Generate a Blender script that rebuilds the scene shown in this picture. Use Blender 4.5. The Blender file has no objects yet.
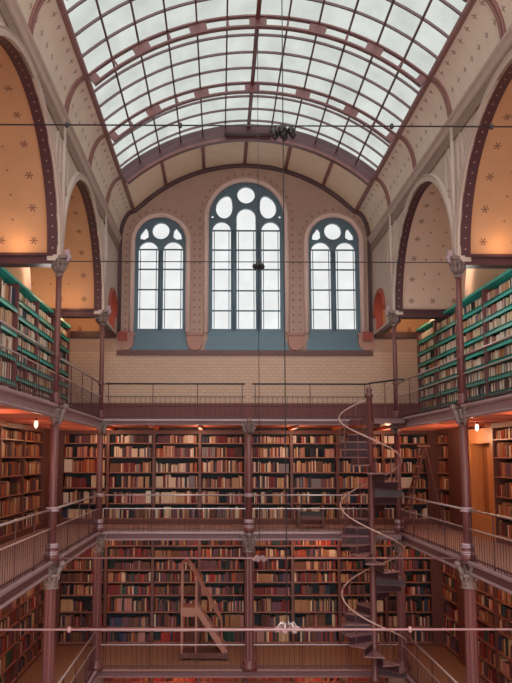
import bpy, math, random
from math import sin, cos, pi, radians, sqrt, atan2
from mathutils import Vector, Matrix
from mathutils.geometry import tessellate_polygon

random.seed(7)
S = bpy.context.scene
COL = S.collection
# ------------------------------------------------------------------ helpers
def lin(c):
    c = c / 255.0
    return c / 12.92 if c <= 0.04045 else ((c + 0.055) / 1.055) ** 2.4
def rgb(r, g, b): return (lin(r), lin(g), lin(b), 1.0)

def mat(name, col, rough=0.6, metal=0.0, noise=0.0, nscale=6.0, bump=0.0, spec=0.4, stretch=None):
    m = bpy.data.materials.new(name); m.use_nodes = True
    nt = m.node_tree; b = nt.nodes['Principled BSDF']
    b.inputs['Roughness'].default_value = rough; b.inputs['Metallic'].default_value = metal
    b.inputs['Specular IOR Level'].default_value = spec
    b.inputs['Base Color'].default_value = col
    if noise > 0 or bump > 0:
        tc = nt.nodes.new('ShaderNodeTexCoord'); n = nt.nodes.new('ShaderNodeTexNoise')
        n.inputs['Scale'].default_value = nscale; n.inputs['Detail'].default_value = 5
        src = tc.outputs['Object']
        if stretch:
            mp = nt.nodes.new('ShaderNodeMapping'); mp.inputs['Scale'].default_value = stretch
            nt.links.new(src, mp.inputs['Vector']); src = mp.outputs['Vector']
        nt.links.new(src, n.inputs['Vector'])
        mx = nt.nodes.new('ShaderNodeMix'); mx.data_type = 'RGBA'
        mx.inputs['A'].default_value = tuple(c * (1 - noise) for c in col[:3]) + (1,)
        mx.inputs['B'].default_value = tuple(min(1, c * (1 + noise)) for c in col[:3]) + (1,)
        nt.links.new(n.outputs['Fac'], mx.inputs['Factor'])
        nt.links.new(mx.outputs['Result'], b.inputs['Base Color'])
        if bump > 0:
            bp = nt.nodes.new('ShaderNodeBump'); bp.inputs['Strength'].default_value = bump
            bp.inputs['Distance'].default_value = 0.02
            nt.links.new(n.outputs['Fac'], bp.inputs['Height']); nt.links.new(bp.outputs['Normal'], b.inputs['Normal'])
    return m

def M(nt, op, a, b=None):
    n = nt.nodes.new('ShaderNodeMath'); n.operation = op
    for i, v in enumerate((a, b)):
        if v is None: continue
        if isinstance(v, (int, float)): n.inputs[i].default_value = v
        else: nt.links.new(v, n.inputs[i])
    return n.outputs[0]

def flower(nt, u, v, period, size, petals, off=0.0):
    """mask of a repeated flower: petals around the middle of each cell of the grid"""
    fu = M(nt, 'SUBTRACT', M(nt, 'FRACT', M(nt, 'ADD', M(nt, 'DIVIDE', u, period), 20.0 + off)), 0.5)
    fv = M(nt, 'SUBTRACT', M(nt, 'FRACT', M(nt, 'ADD', M(nt, 'DIVIDE', v, period), 20.0)), 0.5)
    r = M(nt, 'SQRT', M(nt, 'ADD', M(nt, 'MULTIPLY', fu, fu), M(nt, 'MULTIPLY', fv, fv)))
    th = M(nt, 'ARCTAN2', fv, fu)
    c = M(nt, 'COSINE', M(nt, 'MULTIPLY', th, float(petals)))
    lim = M(nt, 'MULTIPLY', M(nt, 'ADD', M(nt, 'MULTIPLY', c, 0.42), 0.58), size / period)
    return M(nt, 'LESS_THAN', r, lim)

def painted(name, col, ink, small=(0.5, 0.06), big=None, rough=0.8, stud=None):
    """plaster with stencilled flowers laid out on the UV map (metres)"""
    m = mat(name, col, rough, noise=0.12, nscale=2.2)
    nt = m.node_tree; b = nt.nodes['Principled BSDF']
    uv = nt.nodes.new('ShaderNodeUVMap'); sp = nt.nodes.new('ShaderNodeSeparateXYZ')
    nt.links.new(uv.outputs['UV'], sp.inputs[0]); u, v = sp.outputs[0], sp.outputs[1]
    mask = flower(nt, u, v, small[0], small[1], 4)
    if big:
        w = big[0]
        mb_ = flower(nt, u, v, w, big[1], 6)
        zone = M(nt, 'MAXIMUM', M(nt, 'LESS_THAN', u, w), M(nt, 'LESS_THAN', v, w))
        keep = M(nt, 'SUBTRACT', 1.0, zone)
        mask = M(nt, 'MAXIMUM', M(nt, 'MULTIPLY', mb_, zone), M(nt, 'MULTIPLY', mask, keep))
    base = b.inputs['Base Color'].links[0].from_socket
    mx = nt.nodes.new('ShaderNodeMix'); mx.data_type = 'RGBA'
    nt.links.new(M(nt, 'MULTIPLY', mask, 0.75), mx.inputs['Factor']); nt.links.new(base, mx.inputs['A']); mx.inputs['B'].default_value = ink
    nt.links.new(mx.outputs['Result'], b.inputs['Base Color'])
    return m

def glass(name, tint, rough=0.25, gl=0.05, noise=0.0):
    m = bpy.data.materials.new(name); m.use_nodes = True; nt = m.node_tree
    nt.nodes.remove(nt.nodes['Principled BSDF']); out = nt.nodes['Material Output']
    t = nt.nodes.new('ShaderNodeBsdfTransparent'); t.inputs[0].default_value = tint
    g = nt.nodes.new('ShaderNodeBsdfGlossy'); g.inputs['Roughness'].default_value = rough
    mx = nt.nodes.new('ShaderNodeMixShader'); mx.inputs[0].default_value = gl
    if noise:
        tc = nt.nodes.new('ShaderNodeTexCoord'); n = nt.nodes.new('ShaderNodeTexNoise'); n.inputs['Scale'].default_value = 1.6
        n.inputs['Detail'].default_value = 6
        mp = nt.nodes.new('ShaderNodeMapping'); mp.inputs['Scale'].default_value = (1.2, 0.7, 1)
        nt.links.new(tc.outputs['Object'], mp.inputs[0]); nt.links.new(mp.outputs[0], n.inputs['Vector'])
        r = nt.nodes.new('ShaderNodeValToRGB')
        r.color_ramp.elements[0].position = 0.3; r.color_ramp.elements[1].position = 0.7
        r.color_ramp.elements[0].color = tuple(c * (1 - noise) for c in tint[:3]) + (1,)
        r.color_ramp.elements[1].color = tuple(min(1, c * (1 + noise)) for c in tint[:3]) + (1,)
        nt.links.new(n.outputs['Fac'], r.inputs[0]); nt.links.new(r.outputs[0], t.inputs[0])
    nt.links.new(t.outputs[0], mx.inputs[1]); nt.links.new(g.outputs[0], mx.inputs[2]); nt.links.new(mx.outputs[0], out.inputs['Surface'])
    return m

def glow(name, col, strength):
    m = bpy.data.materials.new(name); m.use_nodes = True; nt = m.node_tree
    b = nt.nodes['Principled BSDF']; b.inputs['Base Color'].default_value = col
    b.inputs['Emission Color'].default_value = col; b.inputs['Emission Strength'].default_value = strength
    return m

class MB:
    def __init__(s): s.v = []; s.f = []; s.mi = []; s.sm = []; s.uv = None
    def add(s, vs, fs, mi=0, smooth=False):
        n = len(s.v); s.v.extend(tuple(p) for p in vs)
        for f in fs: s.f.append(tuple(i + n for i in f)); s.mi.append(mi); s.sm.append(smooth)
        return s
    def box(s, x0, x1, y0, y1, z0, z1, mi=0):
        if x0 > x1: x0, x1 = x1, x0
        if y0 > y1: y0, y1 = y1, y0
        if z0 > z1: z0, z1 = z1, z0
        vs = [(x, y, z) for z in (z0, z1) for y in (y0, y1) for x in (x0, x1)]
        return s.add(vs, [(0, 2, 3, 1), (4, 5, 7, 6), (0, 1, 5, 4), (2, 6, 7, 3), (0, 4, 6, 2), (1, 3, 7, 5)], mi)
    def hexa(s, p, mi=0):
        """8 points ordered like box()"""
        return s.add(p, [(0, 2, 3, 1), (4, 5, 7, 6), (0, 1, 5, 4), (2, 6, 7, 3), (0, 4, 6, 2), (1, 3, 7, 5)], mi)
    def lathe(s, prof, c=(0, 0, 0), n=16, mi=0, smooth=True, flute=0.0):
        vs = []; k = len(prof)
        for r, z in prof:
            for i in range(n):
                a = 2 * pi * i / n
                rr = r * (1 - (flute if i % 2 else 0))
                vs.append((c[0] + rr * cos(a), c[1] + rr * sin(a), c[2] + z))
        fs = [(j * n + i, j * n + (i + 1) % n, (j + 1) * n + (i + 1) % n, (j + 1) * n + i) for j in range(k - 1) for i in range(n)]
        fs.append(tuple(reversed(range(n)))); fs.append(tuple(range((k - 1) * n, k * n)))
        return s.add(vs, fs, mi, smooth)
    def tube(s, path, r, n=8, mi=0, closed=False, smooth=True):
        P = [Vector(p) for p in path]; k = len(P); vs = []
        up = Vector((0, 0, 1)); prev = None
        for i in range(k):
            if closed: t = P[(i + 1) % k] - P[i - 1]
            else: t = P[min(i + 1, k - 1)] - P[max(i - 1, 0)]
            t.normalize()
            if prev is None:
                ref = up if abs(t.z) < 0.9 else Vector((1, 0, 0))
                a = t.cross(ref).normalized()
            else:
                a = (prev - t * prev.dot(t)).normalized()
            prev = a; b = t.cross(a)
            rr = r[i] if isinstance(r, (list, tuple)) else r
            for j in range(n):
                q = 2 * pi * j / n
                vs.append(P[i] + a * (rr * cos(q)) + b * (rr * sin(q)))
        m = k if closed else k - 1
        fs = [(i * n + j, ((i + 1) % k) * n + j, ((i + 1) % k) * n + (j + 1) % n, i * n + (j + 1) % n) for i in range(m) for j in range(n)]
        if not closed: fs.append(tuple(range(n))); fs.append(tuple(reversed(range((k - 1) * n, k * n))))
        return s.add(vs, fs, mi, smooth)
    def bar(s, a, b, w, h, mi=0):
        """rectangular bar from a to b, w across, h up"""
        a, b = Vector(a), Vector(b); t = (b - a).normalized()
        ref = Vector((0, 0, 1)) if abs(t.z) < 0.95 else Vector((0, 1, 0))
        sx = t.cross(ref).normalized() * (w / 2); sz = sx.normalized().cross(t).normalized() * (h / 2)
        vs = []
        for p in (a, b):
            vs += [p - sx - sz, p + sx - sz, p + sx + sz, p - sx + sz]
        return s.add(vs, [(0, 1, 2, 3), (7, 6, 5, 4), (0, 4, 5, 1), (1, 5, 6, 2), (2, 6, 7, 3), (3, 7, 4, 0)], mi)
    def sweep(s, path, prof, mi=0):
        """path of (point, side vector, up vector); prof closed list of (a, b) offsets"""
        vs = []; n = len(prof)
        for p, a, b in path:
            p, a, b = Vector(p), Vector(a), Vector(b)
            for q in prof: vs.append(p + a * q[0] + b * q[1])
        k = len(path)
        fs = [(i * n + j, (i + 1) * n + j, (i + 1) * n + (j + 1) % n, i * n + (j + 1) % n) for i in range(k - 1) for j in range(n)]
        fs.append(tuple(range(n))); fs.append(tuple(reversed(range((k - 1) * n, k * n))))
        return s.add(vs, fs, mi)
    def plate(s, outer, holes, to3, d0, d1, mi=0):
        """flat plate with holes, to3(u, w, d) -> point, between depths d0 and d1"""
        loops = [outer] + holes
        flat = [p for l in loops for p in l]
        tri = tessellate_polygon([[Vector((p[0], p[1], 0)) for p in l] for l in loops])
        n = len(flat)
        vs = [to3(p[0], p[1], d0) for p in flat] + [to3(p[0], p[1], d1) for p in flat]
        fs = [tuple(t) for t in tri] + [tuple(i + n for i in reversed(t)) for t in tri]
        o = 0
        for l in loops:
            k = len(l)
            for i in range(k):
                a, b = o + i, o + (i + 1) % k
                fs.append((a, b, b + n, a + n))
            o += k
        return s.add(vs, fs, mi)
    def mesh(s, name, mats, off=(0, 0, 0)):
        me = bpy.data.meshes.new(name)
        me.from_pydata([(v[0] - off[0], v[1] - off[1], v[2] - off[2]) for v in s.v], [], s.f)
        for m in (mats if isinstance(mats, (list, tuple)) else [mats]): me.materials.append(m)
        me.polygons.foreach_set('material_index', s.mi); me.polygons.foreach_set('use_smooth', s.sm)
        if s.uv:
            ul = me.uv_layers.new(name='UVMap')
            for lp in me.loops: ul.data[lp.index].uv = s.uv[lp.vertex_index]
        me.update()
        return me

WL = {}
def tag(o, label=None, cat=None, group=None, kind=None):
    if label: o['label'] = label
    if cat: o['category'] = cat
    if group: o['group'] = group
    if kind: o['kind'] = kind
    return o
def thing(name, label, cat, loc, group=None):
    o = bpy.data.objects.new(name, None); COL.objects.link(o); o.location = loc; o.empty_display_size = 0.2
    WL[o.name] = Vector(loc); return tag(o, label, cat, group)
def part(name, mb, mats, parent=None, label=None, at=None):
    """mb is in world coordinates; a top-level mesh takes its origin at `at`"""
    off = WL[parent.name] if parent is not None else Vector(at or (0, 0, 0))
    o = bpy.data.objects.new(name, mb.mesh(name, mats, off)); COL.objects.link(o)
    if parent is not None: o.parent = parent
    else: o.location = off
    WL[o.name] = off
    if label: o['label'] = label
    return o
def struct(name, mb, mats, label=None, parent=None):
    o = part(name, mb, mats, parent)
    if parent is None: o['kind'] = 'structure'
    if label: o['label'] = label
    return o
def inst(name, me, parent, world):
    o = bpy.data.objects.new(name, me); COL.objects.link(o); o.parent = parent
    o.location = Vector(world) - WL[parent.name]; WL[o.name] = Vector(world); return o

# ------------------------------------------------------------------ measures (metres, z = 0 at the eye)
HW = 4.08                      # column line of the side galleries
Y1, Y2, Y3 = 21.59, 15.64, 9.40
YW = 24.70                     # window wall
YN = -2.6                      # the hall goes on behind the camera
FU, FM, FL, FG = 1.08, -1.96, -5.53, -9.50
XS = 5.86                      # bookcase fronts on the sides
XO = 6.26                      # outer walls
ZS = 4.13                      # springing of the side arches
ZC, XK, ZK = 7.05, 3.62, 8.04  # cornice; skylight edge
RB = (XK * XK + (9.42 - ZK) ** 2) / (2 * (9.42 - ZK)); ZB = 9.42 - RB; AB = math.asin(XK / RB)      # skylight arc
RE = (XK * XK + (9.62 - ZK) ** 2) / (2 * (9.62 - ZK)); ZE = 9.62 - RE; AE = math.asin(XK / RE)      # end ceiling arc

# ------------------------------------------------------------------ materials
m_spandrel = mat('pale plaster', rgb(198, 178, 168), 0.8, noise=0.16, nscale=3)
m_cove = painted('stencilled cove plaster', rgb(246, 230, 214), rgb(120, 90, 82), small=(0.42, 0.07))
m_vault = painted('ochre vault plaster', rgb(198, 150, 116), rgb(84, 48, 44), small=(0.5, 0.035), big=(0.66, 0.09))
m_vault_unlit = painted('unlit vault plaster', rgb(214, 182, 166), rgb(84, 56, 54), small=(0.42, 0.045), big=(0.6, 0.09))  # same vault plaster; the bay's missing lamplight is put into a greyer colour
m_wallup = mat('dusky rose plaster', rgb(182, 152, 138), 0.85, noise=0.12, nscale=4)
m_side = mat('buff plaster', rgb(214, 182, 150), 0.85, noise=0.1, nscale=3)
m_maroon = mat('maroon painted iron', rgb(110, 64, 64), 0.4, noise=0.18, nscale=14, spec=0.5)
m_maroon_d = mat('dark maroon paint', rgb(78, 44, 50), 0.45, noise=0.15, nscale=9)
m_bar = mat('grey maroon glazing bar', rgb(98, 74, 78), 0.5)
m_rib = mat('rose brown rib paint', rgb(150, 108, 104), 0.6, noise=0.12, nscale=8)
m_lilac = mat('lilac grey painted iron', rgb(168, 142, 150), 0.38, noise=0.12, nscale=10, spec=0.5)
m_rail = mat('worn steel handrail', rgb(190, 172, 174), 0.3, metal=0.35, noise=0.1, nscale=20)
m_teal = mat('slate teal paint', rgb(100, 124, 138), 0.5, noise=0.08, nscale=6)
m_silver = mat('grey stone capital', rgb(128, 108, 104), 0.5, noise=0.3, nscale=26, bump=0.4)
m_red = mat('red oxide paint', rgb(156, 74, 62), 0.6, noise=0.15, nscale=5)
m_corbel = mat('red stone', rgb(178, 132, 122), 0.75, noise=0.2, nscale=20)
m_wood = mat('dark mahogany', rgb(104, 60, 52), 0.45, noise=0.25, nscale=5, stretch=(6, 6, 0.8))
m_woodm = mat('reddish oak shelf', rgb(166, 110, 94), 0.45, noise=0.22, nscale=5, stretch=(0.8, 6, 6))
m_oak = mat('golden oak', rgb(198, 134, 78), 0.45, noise=0.2, nscale=5, stretch=(6, 6, 0.8))
m_back = mat('shadow teal back board', rgb(42, 50, 54), 0.7, noise=0.2, nscale=4)  # shadow inside the shelves put into the board colour
m_floor = mat('gallery floor boards', rgb(152, 110, 86), 0.55, noise=0.22, nscale=4, stretch=(0.7, 5, 1))
m_under = mat('salmon painted gallery soffit', rgb(190, 104, 78), 0.6, noise=0.15, nscale=4)
m_turq = mat('turquoise enamelled steel', rgb(58, 184, 172), 0.4, noise=0.08, nscale=5)
m_turqd = mat('deep green enamelled steel', rgb(40, 120, 116), 0.5)
m_panel = mat('maroon boarded wainscot', rgb(122, 72, 72), 0.6, noise=0.2, nscale=4, stretch=(7, 1, 0.5))
m_dark = mat('black iron', rgb(40, 36, 42), 0.4, noise=0.1)
m_leather = mat('black leather', rgb(38, 34, 38), 0.45)
m_page = mat('book paper', rgb(205, 190, 165), 0.9)
m_ground = mat('ground floor boards', rgb(120, 84, 66), 0.5, noise=0.2, nscale=3, stretch=(0.6, 4, 1))
m_lamp = glow('frosted lamp glass', (1.0, 0.84, 0.68, 1), 0.8)
m_riser = mat('shadow plum iron riser', rgb(66, 42, 50), 0.5, noise=0.15, nscale=9)  # colour darkened to stand for the shadow under the treads
m_band = mat('speckled grey brown frieze', rgb(150, 128, 116), 0.8, noise=0.55, nscale=16)
m_floorm = mat('worn grey pink floor boards', rgb(166, 134, 122), 0.55, noise=0.2, nscale=4, stretch=(0.7, 5, 1))
m_oakd = mat('brown oak door panel', rgb(150, 96, 62), 0.45, noise=0.2, nscale=5, stretch=(6, 6, 0.8))
m_tread = mat('worn iron tread', rgb(132, 96, 96), 0.45, noise=0.2, nscale=10)
m_rod = mat('rose grey tie rod paint', rgb(148, 110, 112), 0.4)
m_webu = mat('dusty lilac beam paint', rgb(156, 128, 136), 0.5, noise=0.15, nscale=8)
m_webm = mat('brown rose beam paint', rgb(112, 76, 80), 0.5, noise=0.15, nscale=8)
m_globe = mat('pale opal glass', rgb(158, 128, 130), 0.3)
m_skyglass = glass('frosted skylight glass', (0.212, 0.222, 0.212, 1), noise=0.12)
m_winglass = glass('window glass', (0.280, 0.285, 0.285, 1), gl=0.03, noise=0.07)

def brickmat():
    m = mat('buff glazed wall tile', rgb(190, 152, 122), 0.6)
    nt = m.node_tree; b = nt.nodes['Principled BSDF']
    tc = nt.nodes.new('ShaderNodeTexCoord'); sp = nt.nodes.new('ShaderNodeSeparateXYZ'); cb = nt.nodes.new('ShaderNodeCombineXYZ')
    nt.links.new(tc.outputs['Object'], sp.inputs[0]); nt.links.new(sp.outputs[0], cb.inputs[0]); nt.links.new(sp.outputs[2], cb.inputs[1])
    br = nt.nodes.new('ShaderNodeTexBrick'); br.inputs['Scale'].default_value = 1.0
    br.inputs['Color1'].default_value = rgb(206, 172, 152); br.inputs['Color2'].default_value = rgb(200, 166, 146); br.inputs['Mortar'].default_value = rgb(178, 146, 128)
    br.inputs['Brick Width'].default_value = 0.2; br.inputs['Row Height'].default_value = 0.1; br.inputs['Mortar Size'].default_value = 0.007
    nt.links.new(cb.outputs[0], br.inputs['Vector']); nt.links.new(br.outputs['Color'], b.inputs['Base Color'])
    return m
m_tile = brickmat()
def studmat():
    m = mat('dark maroon soffit with pale studs', rgb(80, 44, 50), 0.6)
    nt = m.node_tree; b = nt.nodes['Principled BSDF']
    uv = nt.nodes.new('ShaderNodeUVMap'); sp = nt.nodes.new('ShaderNodeSeparateXYZ'); nt.links.new(uv.outputs[0], sp.inputs[0])
    k = flower(nt, sp.outputs[0], sp.outputs[1], 0.22, 0.014, 0)
    mx = nt.nodes.new('ShaderNodeMix'); mx.data_type = 'RGBA'; mx.inputs['A'].default_value = rgb(80, 44, 50); mx.inputs['B'].default_value = rgb(190, 160, 150)
    nt.links.new(k, mx.inputs['Factor']); nt.links.new(mx.outputs['Result'], b.inputs['Base Color']); return m
m_soffit = studmat()

# ------------------------------------------------------------------ hall shell
def arc(c, a, b, z, n, t0=pi, t1=0.0):
    return [(c + a * cos(t0 + (t1 - t0) * i / n), z + b * sin(t0 + (t1 - t0) * i / n)) for i in range(n + 1)]
BAYS = [(Y2, Y1), (Y3, Y2), (3.40, Y3), (YN, 3.40)]
for side, nm in ((-1, 'left'), (1, 'right')):
    X0, X1 = side * HW, side * (HW + 0.22)
    wall = MB(); sof = MB(); sof.uv = []; arch_tr = MB()
    for y0, y1 in BAYS:
        c, a, b = (y0 + y1) / 2, (y1 - y0) / 2 - 0.17, 2.52
        pts = arc(c, a, b, ZS, 40)
        prof = [(y0, ZS)] + pts + [(y1, ZS)]
        for X in (X0, X1):
            for (ya, za), (yb, zb) in zip(prof, prof[1:]):
                wall.add([(X, ya, za), (X, yb, zb), (X, yb, ZC), (X, ya, ZC)], [(0, 1, 2, 3)])
        # studded soffit of the arch
        s_ = 0.0; vs = []
        for i, (y, z) in enumerate(pts):
            if i: s_ += math.dist(pts[i], pts[i - 1])
            vs += [(X0, y, z), (X1, y, z)]; sof.uv += [(0.0, s_), (0.22, s_)]
        sof.add(vs, [(2 * i, 2 * i + 1, 2 * i + 3, 2 * i + 2) for i in range(len(pts) - 1)])
        # archivolt
        ro = [((X0, c + (a + 0.10) * cos(t), ZS + (b + 0.10) * sin(t)), (side * -1, 0, 0), (0, cos(t), sin(t))) for t in [pi * i / 40 for i in range(41)]]
        arch_tr.sweep(ro, [(-0.02, -0.10), (0.05, -0.10), (0.05, -0.02), (0.03, 0.0), (0.06, 0.04), (0.0, 0.08)])
        wall.box(X0, X1, y1 - 0.17, y1 + 0.17, ZS - 0.12, ZS)
    # end half bay with its small round-headed opening
    y0, y1 = Y1, YW; c, a = 23.42, 0.70
    outer = [(y0, 3.92), (y1, 3.92), (y1, ZC), (y0, ZC)]
    hole = [(c - a, 4.0), (c + a, 4.0)] + arc(c, a, 0.66, 4.42, 16, 0.0, pi)
    wall.plate(outer, [hole], lambda u, w, d: (d, u, w), X0, X1)
    struct('wall_' + nm + '_arcade', wall, m_spandrel)
    struct('trim_' + ('1' if side < 0 else '2'), sof, m_soffit, 'dark maroon studded underside of the side arches')
    struct('trim_' + ('3' if side < 0 else '4'), arch_tr, m_spandrel)
    tr = MB(); tr.tube([(X0 - side * 0.02, c + (a + .05) * cos(t), 4.42 + .71 * sin(t)) for t in [pi * i / 16 for i in range(17)]], 0.06)
    tr.box(X0 - side * 0.04, X0 - side * 0.34, YW - 0.2, YW - 0.02, 3.74, 4.02)
    ar = arc(c, a - 0.01, 0.65, 4.42, 16, 0.0, pi); ar = [(c + a - 0.01, 4.0)] + ar + [(c - a + 0.01, 4.0)]
    tr.add([(X, y, z) for y, z in ar for X in (X0, X1)], [(2 * k, 2 * k + 1, 2 * k + 3, 2 * k + 2) for k in range(len(ar) - 1)])
    struct('trim_' + ('5' if side < 0 else '6'), tr, m_red)
    # outer wall, transverse beams, bay vaults
    o = MB(); o.box(side * XO, side * (XO + 0.25), YN, YW + 0.3, FG, 7.2); struct('wall_' + nm, o, m_side)
    for i, (y0, y1) in enumerate(BAYS):
        v = MB(); v.uv = []; c, a, b = (y0 + y1) / 2, (y1 - y0) / 2, 2.62
        pts = arc(c, a, b, ZS, 40); L = [0.0]
        for p, q in zip(pts, pts[1:]): L.append(L[-1] + math.dist(p, q))
        vs = []
        for (y, z), l in zip(pts, L):
            for k in range(2):
                vs.append((side * (HW + 0.20 + 1.8 * k), y, z)); v.uv.append((1.8 * k, min(l, L[-1] - l)))
        v.add(vs, [(2 * i2, 2 * i2 + 1, 2 * i2 + 3, 2 * i2 + 2) for i2 in range(40)], 0, True)
        struct('ceiling_' + nm + '_vault', v, m_vault_unlit if (side > 0 and i == 0) else m_vault)
    v = MB(); v.uv = []; vs = []
    for k in range(21):
        t = pi * k / 20
        for q in range(2):
            vs.append((side * (HW + 0.20 + 1.8 * q), 23.15 - 1.55 * cos(t), 4.05 + 1.5 * sin(t))); v.uv.append((1.8 * q, 0.3 + min(t, pi - t)))
    v.add(vs, [(2 * k, 2 * k + 1, 2 * k + 3, 2 * k + 2) for k in range(20)], 0, True)
    struct('ceiling_' + nm + '_end_vault', v, m_vault)
    bm_ = MB()
    for y in (Y1, Y2, Y3, 3.4): bm_.box(side * (HW + 0.1), side * XO, y - 0.16, y + 0.16, ZS - 0.19, ZS); bm_.box(side * (HW + 0.1), side * XO, y - 0.20, y + 0.20, ZS - 0.03, ZS + 0.03)
    bm_.box(side * (HW + 0.1), side * XO, YW - 0.10, YW, 3.84, 4.04)
    bm_.box(side * (HW + 0.02), side * (HW + 0.2), Y1, YW, 3.84, 3.92)
    struct('trim_' + ('7' if side < 0 else '8'), bm_, m_maroon_d, 'dark maroon cross beams of the side bays')
    pil = MB()
    for y in (Y1, Y2, Y3): pil.box(side * (XO - 0.1), side * XO, y - 0.25, y + 0.25, FU, ZS - 0.19)
    struct('trim_' + ('9' if side < 0 else '10'), pil, m_panel)
    # cornice, wall shafts, oval panels
    cn = MB()
    path = [((X0, y, ZC), (-side, 0, 0), (0, 0, 1)) for y in (YN, YW)]
    cn.sweep(path, [(0, -0.16), (0.05, -0.14), (0.07, -0.02), (0.12, 0.0), (0.12, 0.05), (0, 0.07)])
    for y in (Y1, Y2, Y3):
        cn.tube([(X0 - side * 0.03, y, ZS), (X0 - side * 0.03, y, ZC)], 0.045)
        for s2 in (-1, 1):
            for r in (1.0, 0.72):
                cn.tube([(X0 - side * 0.005, y + s2 * 0.42 + 0.2 * r * cos(t), 6.1 + 0.52 * r * sin(t)) for t in [2 * pi * k / 24 for k in range(24)]], 0.022, 6, 0, True)
    struct('trim_' + ('11' if side < 0 else '12'), cn, m_spandrel, 'pale cornice, wall shafts and oval panels over the arches')
    cn = MB(); cn.box(X0 - side * 0.02, X0, YN, YW, ZC - 0.40, ZC - 0.17); cn.box(X0 - side * 0.035, X0, YN, YW, ZC - 0.43, ZC - 0.40)
    struct('trim_' + ('51' if side < 0 else '52'), cn, m_band, 'speckled frieze under the cornice')
    # cove
    cv = MB(); cv.uv = []; vs = []
    ys = [YN, YW]
    N = 12; l = 0.0; last = None; prof = []
    for k in range(N + 1):
        t = pi / 2 * k / N
        p = (XK + (HW - XK) * sin(t), ZC + (ZK - ZC) * cos(t))
        if last: l += math.dist(p, last)
        last = p; prof.append((p, l))
    for y in ys:
        for p, l in prof: vs.append((side * p[0], y, p[1])); cv.uv.append((l + 0.02, y))
    cv.add(vs, [(k, k + 1, N + 2 + k, N + 1 + k) for k in range(N)], 0, True)
    struct('ceiling_cove_' + nm, cv, m_cove)
    rb = MB()
    for y in (23.1, Y1, 18.62, Y2, 12.52, Y3, 6.4):
        if y == 23.1: continue
        for dx, r in ((0.0, 0.04), (0.03, 0.03)):
            rb.tube([(side * (p[0] - 0.02 - dx), y + (0.07 if dx else 0), p[1] - dx * 0.4) for p, l in prof], r, 6)
    struct('trim_' + ('13' if side < 0 else '14'), rb, m_rib, 'rose brown ribs across the cove')

# ------------------------------------------------------------------ skylight and end ceiling
def bpt(a, r, y): return (r * sin(a), y, ZB + r * cos(a))
sk = thing('window_4', 'long barrel skylight of milky panes in maroon ribs', None, (0, 12, 8.1)); sk['kind'] = 'structure'
pn = MB(); NA = 24; vs = []
for k in range(NA + 1):
    a = -AB + 2 * AB * k / NA
    vs += [bpt(a, RB, YN), bpt(a, RB, Y1)]
pn.add(vs, [(2 * k, 2 * k + 1, 2 * k + 3, 2 * k + 2) for k in range(NA)], 0, True)
part('window_pane', pn, m_skyglass, sk)
for k in range(13):
    a = -AB + 2 * AB * k / 12
    b = MB(); w = 0.09 if k == 6 else 0.035
    d = 0.05 if k != 6 else 0.10
    b.bar(bpt(a, RB - d / 2, YN), bpt(a, RB - d / 2, Y1), w, d)
    part('glazing_bar', b, m_maroon if k == 6 else m_bar, sk)
def arcbar(y, r0, r1, w, a0=-AB, a1=AB, n=30):
    b = MB()
    path = []
    for k in range(n + 1):
        a = a0 + (a1 - a0) * k / n
        path.append((bpt(a, (r0 + r1) / 2, y), (0, 1, 0), (sin(a), 0, cos(a))))
    h = abs(r1 - r0) / 2
    b.sweep(path, [(-w / 2, -h), (w / 2, -h), (w / 2, h), (-w / 2, h)])
    return b
ribs_y = [18.62, Y2, 12.52, Y3, 6.4, 3.4, 0.4, YN]
allr = [Y1] + ribs_y
for ya, yb in zip(allr, allr[1:]):
    for k in range(1, 4):
        part('glazing_bar', arcbar(ya + (yb - ya) * k / 4, RB, RB - 0.05, 0.04), m_bar, sk)
for y in ribs_y:
    b = arcbar(y, RB - 0.02, RB - 0.055, 0.12)
    q = arcbar(y, RB - 0.25, RB - 0.29, 0.12); b.add(q.v, q.f)
    for k in range(13):                        # web: thin posts at the bars, solid plates at every second one, open slots between
        a0 = -AB + 2 * AB * k / 12; hw = 0.19 / RB if k % 2 == 0 else 0.02 / RB
        q = arcbar(y, RB - 0.05, RB - 0.255, 0.06, max(-AB, a0 - hw), min(AB, a0 + hw), 4); b.add(q.v, q.f)
    part('arched_rib', b, m_maroon, sk)
b = arcbar(Y1, RB + 0.16, RB - 0.22, 0.10)
part('end_arch', b, m_maroon_d, sk)
part('arched_rib', arcbar(Y1 - 0.02, RB - 0.22, RB - 0.30, 0.18), m_maroon, sk)
b = MB(); b.box(-0.66, 0.66, Y1 - 0.42, Y1 - 0.12, 9.17, 9.40); part('winch_box', b, m_maroon_d, sk)
for s in (-1, 1):
    b = MB(); b.box(s * (XK - 0.05), s * (XK + 0.05), YN, Y1, ZK - 0.07, ZK + 0.02); b.tube([(s * (XK - 0.01), YN, ZK - 0.08), (s * (XK - 0.01), YW, ZK - 0.08)], 0.035)
    part('edge_beam', b, m_rib, sk)
def ept(a, r, y): return (r * sin(a), y, ZE + r * cos(a))
e = MB(); e.uv = []; vs = []
for k in range(NA + 1):
    a = -AE + 2 * AE * k / NA
    for y in (Y1, YW): vs.append(ept(a, RE, y)); e.uv.append((a * RE + 10, y - Y1))
e.add(vs, [(2 * k, 2 * k + 1, 2 * k + 3, 2 * k + 2) for k in range(NA)], 0, True)
struct('ceiling', e, mat('cream ceiling plaster', rgb(250, 228, 204), 0.8, noise=0.1, nscale=3))
e = MB()
for k in range(7):
    a = -AE + 2 * AE * k / 6
    e.tube([ept(a, RE - 0.03, Y1), ept(a, RE - 0.03, YW)], 0.055, 6)
struct('trim_15', e, m_rib, 'rose brown ribs of the end ceiling')

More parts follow.
